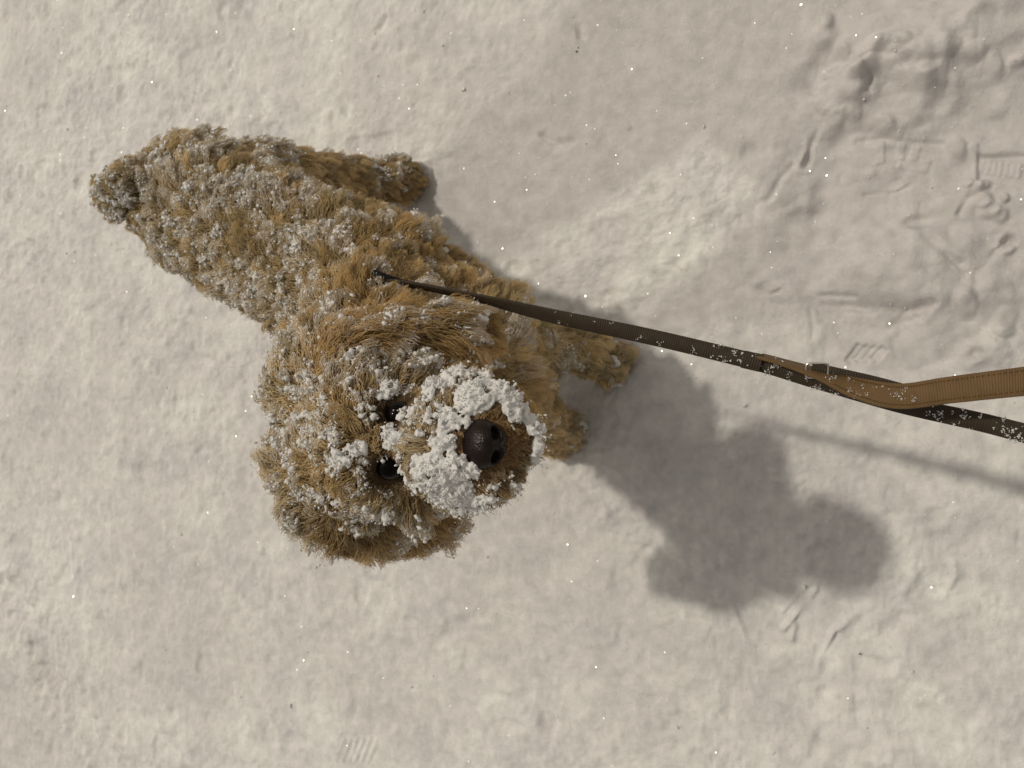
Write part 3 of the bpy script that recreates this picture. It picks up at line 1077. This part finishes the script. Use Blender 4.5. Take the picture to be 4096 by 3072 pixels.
def ribbon(name, pts, side, width, thick, material, parent, n=120):
    """A strap of real thickness along pts (k,3); side (k,3) is the direction of its width."""
    pts, side = np.array(pts, float), np.array(side, float)
    # Catmull-Rom resample
    k = len(pts)
    tt = np.linspace(0, k - 1, n)

    def cr(A):
        Ap = np.vstack([2 * A[0] - A[1], A, 2 * A[-1] - A[-2]])
        i = np.clip(tt.astype(int), 0, k - 2)
        f = (tt - i)[:, None]
        p0, p1, p2, p3 = Ap[i], Ap[i + 1], Ap[i + 2], Ap[i + 3]
        return 0.5 * (2 * p1 + (p2 - p0) * f + (2 * p0 - 5 * p1 + 4 * p2 - p3) * f ** 2 + (3 * p1 - p0 - 3 * p2 + p3) * f ** 3)
    C, S = cr(pts), cr(side)
    tan = unit(np.gradient(C, axis=0))
    S = unit(S - tan * (S * tan).sum(1, keepdims=True))
    Nn = np.cross(tan, S)
    ac = np.concatenate([[0], np.cumsum(np.linalg.norm(np.diff(C, axis=0), axis=1))])
    hw, ht = width / 2, thick / 2
    prof = [(-hw, -ht * .6), (-hw * .93, -ht), (0, -ht), (hw * .93, -ht), (hw, -ht * .6), (hw, ht * .6), (hw * .93, ht), (0, ht), (-hw * .93, ht), (-hw, ht * .6)]
    m = len(prof)
    v = np.stack([C + S * a + Nn * b for a, b in prof], 1).reshape(-1, 3)
    f = []
    for i in range(n - 1):
        for j in range(m):
            f.append((i * m + j, i * m + (j + 1) % m, (i + 1) * m + (j + 1) % m, (i + 1) * m + j))
    me = mesh_from(name, v, f, [material])
    uvl = me.uv_layers.new(name='UVMap')
    li_ = np.empty(len(me.loops), np.int32)
    me.loops.foreach_get('vertex_index', li_)
    uvs = np.stack([ac[li_ // m], np.array([a for a, _ in prof])[li_ % m]], -1)
    uvl.data.foreach_set('uv', uvs.astype(np.float32).ravel())
    o = link(name, me, parent)
    return o, C, S, Nn


# chest band runs over the withers and down both sides
band, side = [], []
cc = np.array([-.57, .115, .37])
for k in range(13):
    a = R(-105 + 210 * k / 12)
    d = LAT * math.sin(a) + np.array([0, 0, 1]) * math.cos(a)
    hit = bvh.ray_cast(Vector(cc + d * .3), Vector(-d))
    band.append(np.array(hit[0]) + d * (.009 if abs(a) < .35 else .004))
    side.append(AX)
ribbon('chest_strap', band, side, .022, .003, BLACK_WEB, harness)
top = np.array(bvh.ray_cast(Vector(hc_ + np.array([0, 0, .2])), Vector((0, 0, -1)))[0])
pad, sd = [], []
for k in range(6):
    q = hc_ + AX * (-.020 + .012 * k)
    z = bvh.ray_cast(Vector((q[0], q[1], .8)), Vector((0, 0, -1)))[0]
    pad.append(np.array([q[0], q[1], z.z + .014]))
    sd.append(LAT)
ribbon('back_pad', pad, sd, .030, .006, BLACK_WEB, harness, 40)


def torus(name, c, R0, r0, ax1, ax2, parent, material, sx=1.0, n=40, m=10, square=0.0):
    ax1, ax2 = unit(np.array(ax1, float)), unit(np.array(ax2, float))
    nn = np.cross(ax1, ax2)
    v, f = [], []
    for i in range(n):
        a = 2 * math.pi * i / n
        ca, sa = math.cos(a), math.sin(a)
        if square:
            q = (abs(ca) ** (2 / (1 - square)) + abs(sa) ** (2 / (1 - square))) ** (-(1 - square) / 2) if square < 1 else 1
            q = 1 / max((abs(ca) ** 6 + abs(sa) ** 6) ** (1 / 6), 1e-6)
        else:
            q = 1
        rad = ax1 * ca * sx * q + ax2 * sa * q
        for j in range(m):
            b = 2 * math.pi * j / m
            v.append(c + R0 * rad + r0 * (unit(rad) * math.cos(b) + nn * math.sin(b)))
    for i in range(n):
        for j in range(m):
            f.append((i * m + j, ((i + 1) % n) * m + j, ((i + 1) % n) * m + (j + 1) % m, i * m + (j + 1) % m))
    return link(name, mesh_from(name, np.array(v), f, [material]), parent)


ring_c = pad[2] + np.array([0, 0, .008])
torus('ring', ring_c, .011, .0016, AX, np.array([0, 0, 1]) + LAT * .5, harness, METAL)
torus('buckle', W(1290, 1265, .44), .009, .0014, AX, LAT, harness, METAL, 1.3, square=.5)

# ------------------------------------------------------------------ leash
leash = link('leash', None, label='dark brown webbing leash with tan handle strap leading off to the right', cat='leash')
camv = np.array([0, 0, CAM_H])
yv = np.array([0.12, 1.0, 0.0])
s_pts = [(1548, 1132, .482), (1640, 1138, .486), (1900, 1190, .484), (2200, 1262, .480), (2600, 1347, .470), (2900, 1418, .465), (3100, 1470, .462), (3330, 1545, .462), (3600, 1618, .464), (3900, 1683, .470), (4150, 1745, .485), (4420, 1800, .53), (4680, 1740, .62), (4760, 1590, .70), (4720, 1490, .725)]
s_side = [(0.1, .30, .95), (0.1, .30, .95), (0.1, .42, .90), (.1, .85, .50), (.12, 1, .1), (.12, 1, 0), (.12, 1, .1), (.12, .8, .6), (.12, .9, .4), (.12, 1, .1), (.12, 1, 0), (.12, 1, 0), (.3, .9, .2), (.6, .5, .5), (.5, .6, .5)]
strap, sC, sS, sN = ribbon('strap', [W(*p) for p in s_pts], s_side, .0150, .0030, DARK_WEB, leash, 330)
t_pts = [(3040, 1424, .462), (3150, 1455, .464), (3290, 1500, .470), (3440, 1556, .482), (3600, 1585, .495), (3800, 1560, .515), (4100, 1525, .55), (4450, 1490, .62), (4720, 1485, .72)]
t_side = [(.1, .16, -.98), (.1, .22, -.97), (.1, .42, -.90), (.1, .8, -.6), (.1, 1, -.1), (.1, 1, 0), (.1, 1, 0), (.1, 1, 0), (.5, .6, .5)]
tan_s, tC, tS, tN = ribbon('handle_strap', [W(*p) for p in t_pts], t_side, .0205, .0028, TAN_WEB, leash, 228)
d_pts = [(3245, 1478, .468), (3340, 1500, .468), (3480, 1532, .468), (3640, 1575, .468), (3760, 1610, .468)]
ribbon('slider_strap', [W(*p) for p in d_pts], [(.12, 1, .3)] * 5, .0135, .0026, DARK_WEB, leash, 80)
torus('slider_ring', W(3268, 1482, .470), .0062, .0011, (1, -.02, 0), (0.05, 1, .1), leash, METAL, 1.45, square=.5)
# snap hook at the harness
torus('snap_hook', W(1528, 1134, .484), .0058, .0013, unit(np.array([1, -.2, .0])), (0, .4, .9), leash, METAL, 1.5)
# keeper sewn round the strap
ik = int(260 * 0.52)
kp = W(3010, 1445, .464)
ribbon('keeper', [kp + np.array([-.008, .002, .002]), kp + np.array([0, 0, .0025]), kp + np.array([.008, -.002, .002])], [(.12, 1, 0)] * 3, .0160, .0040, DARK_WEB, leash, 24)
# stitch rows on the handle strap
sv_, sf_ = [], []
cube = np.array([[x, y, z] for x in (-1, 1) for y in (-1, 1) for z in (-1, 1)], float)
cf = np.array([[0, 1, 3, 2], [4, 6, 7, 5], [0, 4, 5, 1], [2, 3, 7, 6], [0, 2, 6, 4], [1, 5, 7, 3]])
o_ = 0
ttan = unit(np.gradient(tC, axis=0))
for i in range(70, 198, 2):
    for off in (-.0072, .0072):
        for sg in (1, -1):
            c = tC[i] + tS[i] * off + sg * tN[i] * .00145
            sv_.append(c + cube[:, :1] * .0011 * ttan[i] + cube[:, 1:2] * .0004 * tS[i] + cube[:, 2:] * .00025 * tN[i])
            sf_.append(cf + o_)
            o_ += 8
link('stitching', mesh_from('stitching', np.concatenate(sv_), np.concatenate(sf_), [THREAD], False), leash, kind='stuff')
# snow specks on the straps
lc, ls = [], []


def specks(C, S, Nn, i0, i1, n, smin, smax):
    for _ in range(n):
        i = rng.integers(i0, i1)
        c = C[i] + S[i] * rng.uniform(-.0072, .0072)
        nn = Nn[i] if Nn[i][2] > 0 else -Nn[i]
        big = rng.random() ** 2
        for _ in range(int(3 + 18 * big)):
            lc.append(c + nn * rng.uniform(.0012, .002 + .001 * big) + rng.normal(0, .0006 + .0012 * big, 3))
            ls.append(rng.uniform(smin, smax) * .52)


specks(sC, sS, sN, 70, 118, 12, .0004, .0010)
specks(sC, sS, sN, 112, 145, 42, .0004, .0015)
specks(sC, sS, sN, 145, 175, 16, .0004, .0012)
specks(sC, sS, sN, 195, 225, 28, .0005, .0013)
specks(sC, sS, sN, 226, 240, 40, .0005, .0016)
specks(tC, tS, tN, 60, 125, 22, .0003, .0011)
lv, lf = flakes_mesh('l', np.array(lc), np.array(ls), 1)
link('strap_snow', mesh_from('strap_snow', lv, lf, [COAT_SNOW]), leash, kind='stuff')

# ------------------------------------------------------------------ ice glitter and crumbs lying on the snow
ICE = mat('ice', (0.86, 0.85, 0.83), 0.23, 1.0, 0.22)[0]
n = 8500
xy = np.stack([rng.uniform(-1.95, .22, n), rng.uniform(-.95, .95, n)], -1)
cz = ground_z(xy) + .0005
nrm = unit(np.stack([rng.normal(0, .20, n), rng.normal(0, .20, n), np.ones(n)], -1))
t1 = unit(np.cross(nrm, rng.normal(size=(n, 3))))
t2 = np.cross(nrm, t1)
sz = np.clip(rng.lognormal(math.log(.00072), .40, n), .0003, .0017)[:, None]
gc = np.column_stack([xy, cz])
tet = np.stack([gc + t1 * sz, gc + t2 * sz, gc - t1 * sz, gc - t2 * sz, gc - nrm * sz * .6], 1)
ff = (np.array([[0, 1, 2], [0, 2, 3], [1, 0, 4], [2, 1, 4], [3, 2, 4], [0, 3, 4]])[None] + (np.arange(n) * 5)[:, None, None]).reshape(-1, 3)
link('ice_glitter', mesh_from('ice_glitter', tet.reshape(-1, 3), ff, [ICE], False), kind='stuff', label='tiny ice crystals glinting across the snow')
n = 90
xy = np.stack([rng.uniform(-1.95, .22, n), rng.uniform(-.95, .95, n)], -1)
cs = np.clip(rng.lognormal(math.log(.0013), .45, n), .0005, .004)
cv, cfa = flakes_mesh('c', np.column_stack([xy, ground_z(xy) + cs * .2]), cs, 2)
link('snow_crumbs', mesh_from('snow_crumbs', cv, cfa, [SNOW]), kind='stuff', label='loose snow crumbs scattered over the ground')
DIRT = mat('grit', (0.06, 0.045, 0.03), 0.9, 0.1)[0]
gxy = np.array([g2(3440, 2620), g2(2312, 190), g2(2306, 205), g2(3470, 2915)])
dv, df = flakes_mesh('d', np.column_stack([gxy, ground_z(gxy) + .001]), np.array([.0013, .0010, .0015, .0009]), 2)
link('grit', mesh_from('grit', dv, df, [DIRT]), kind='stuff', label='a few dark grit specks on the snow')
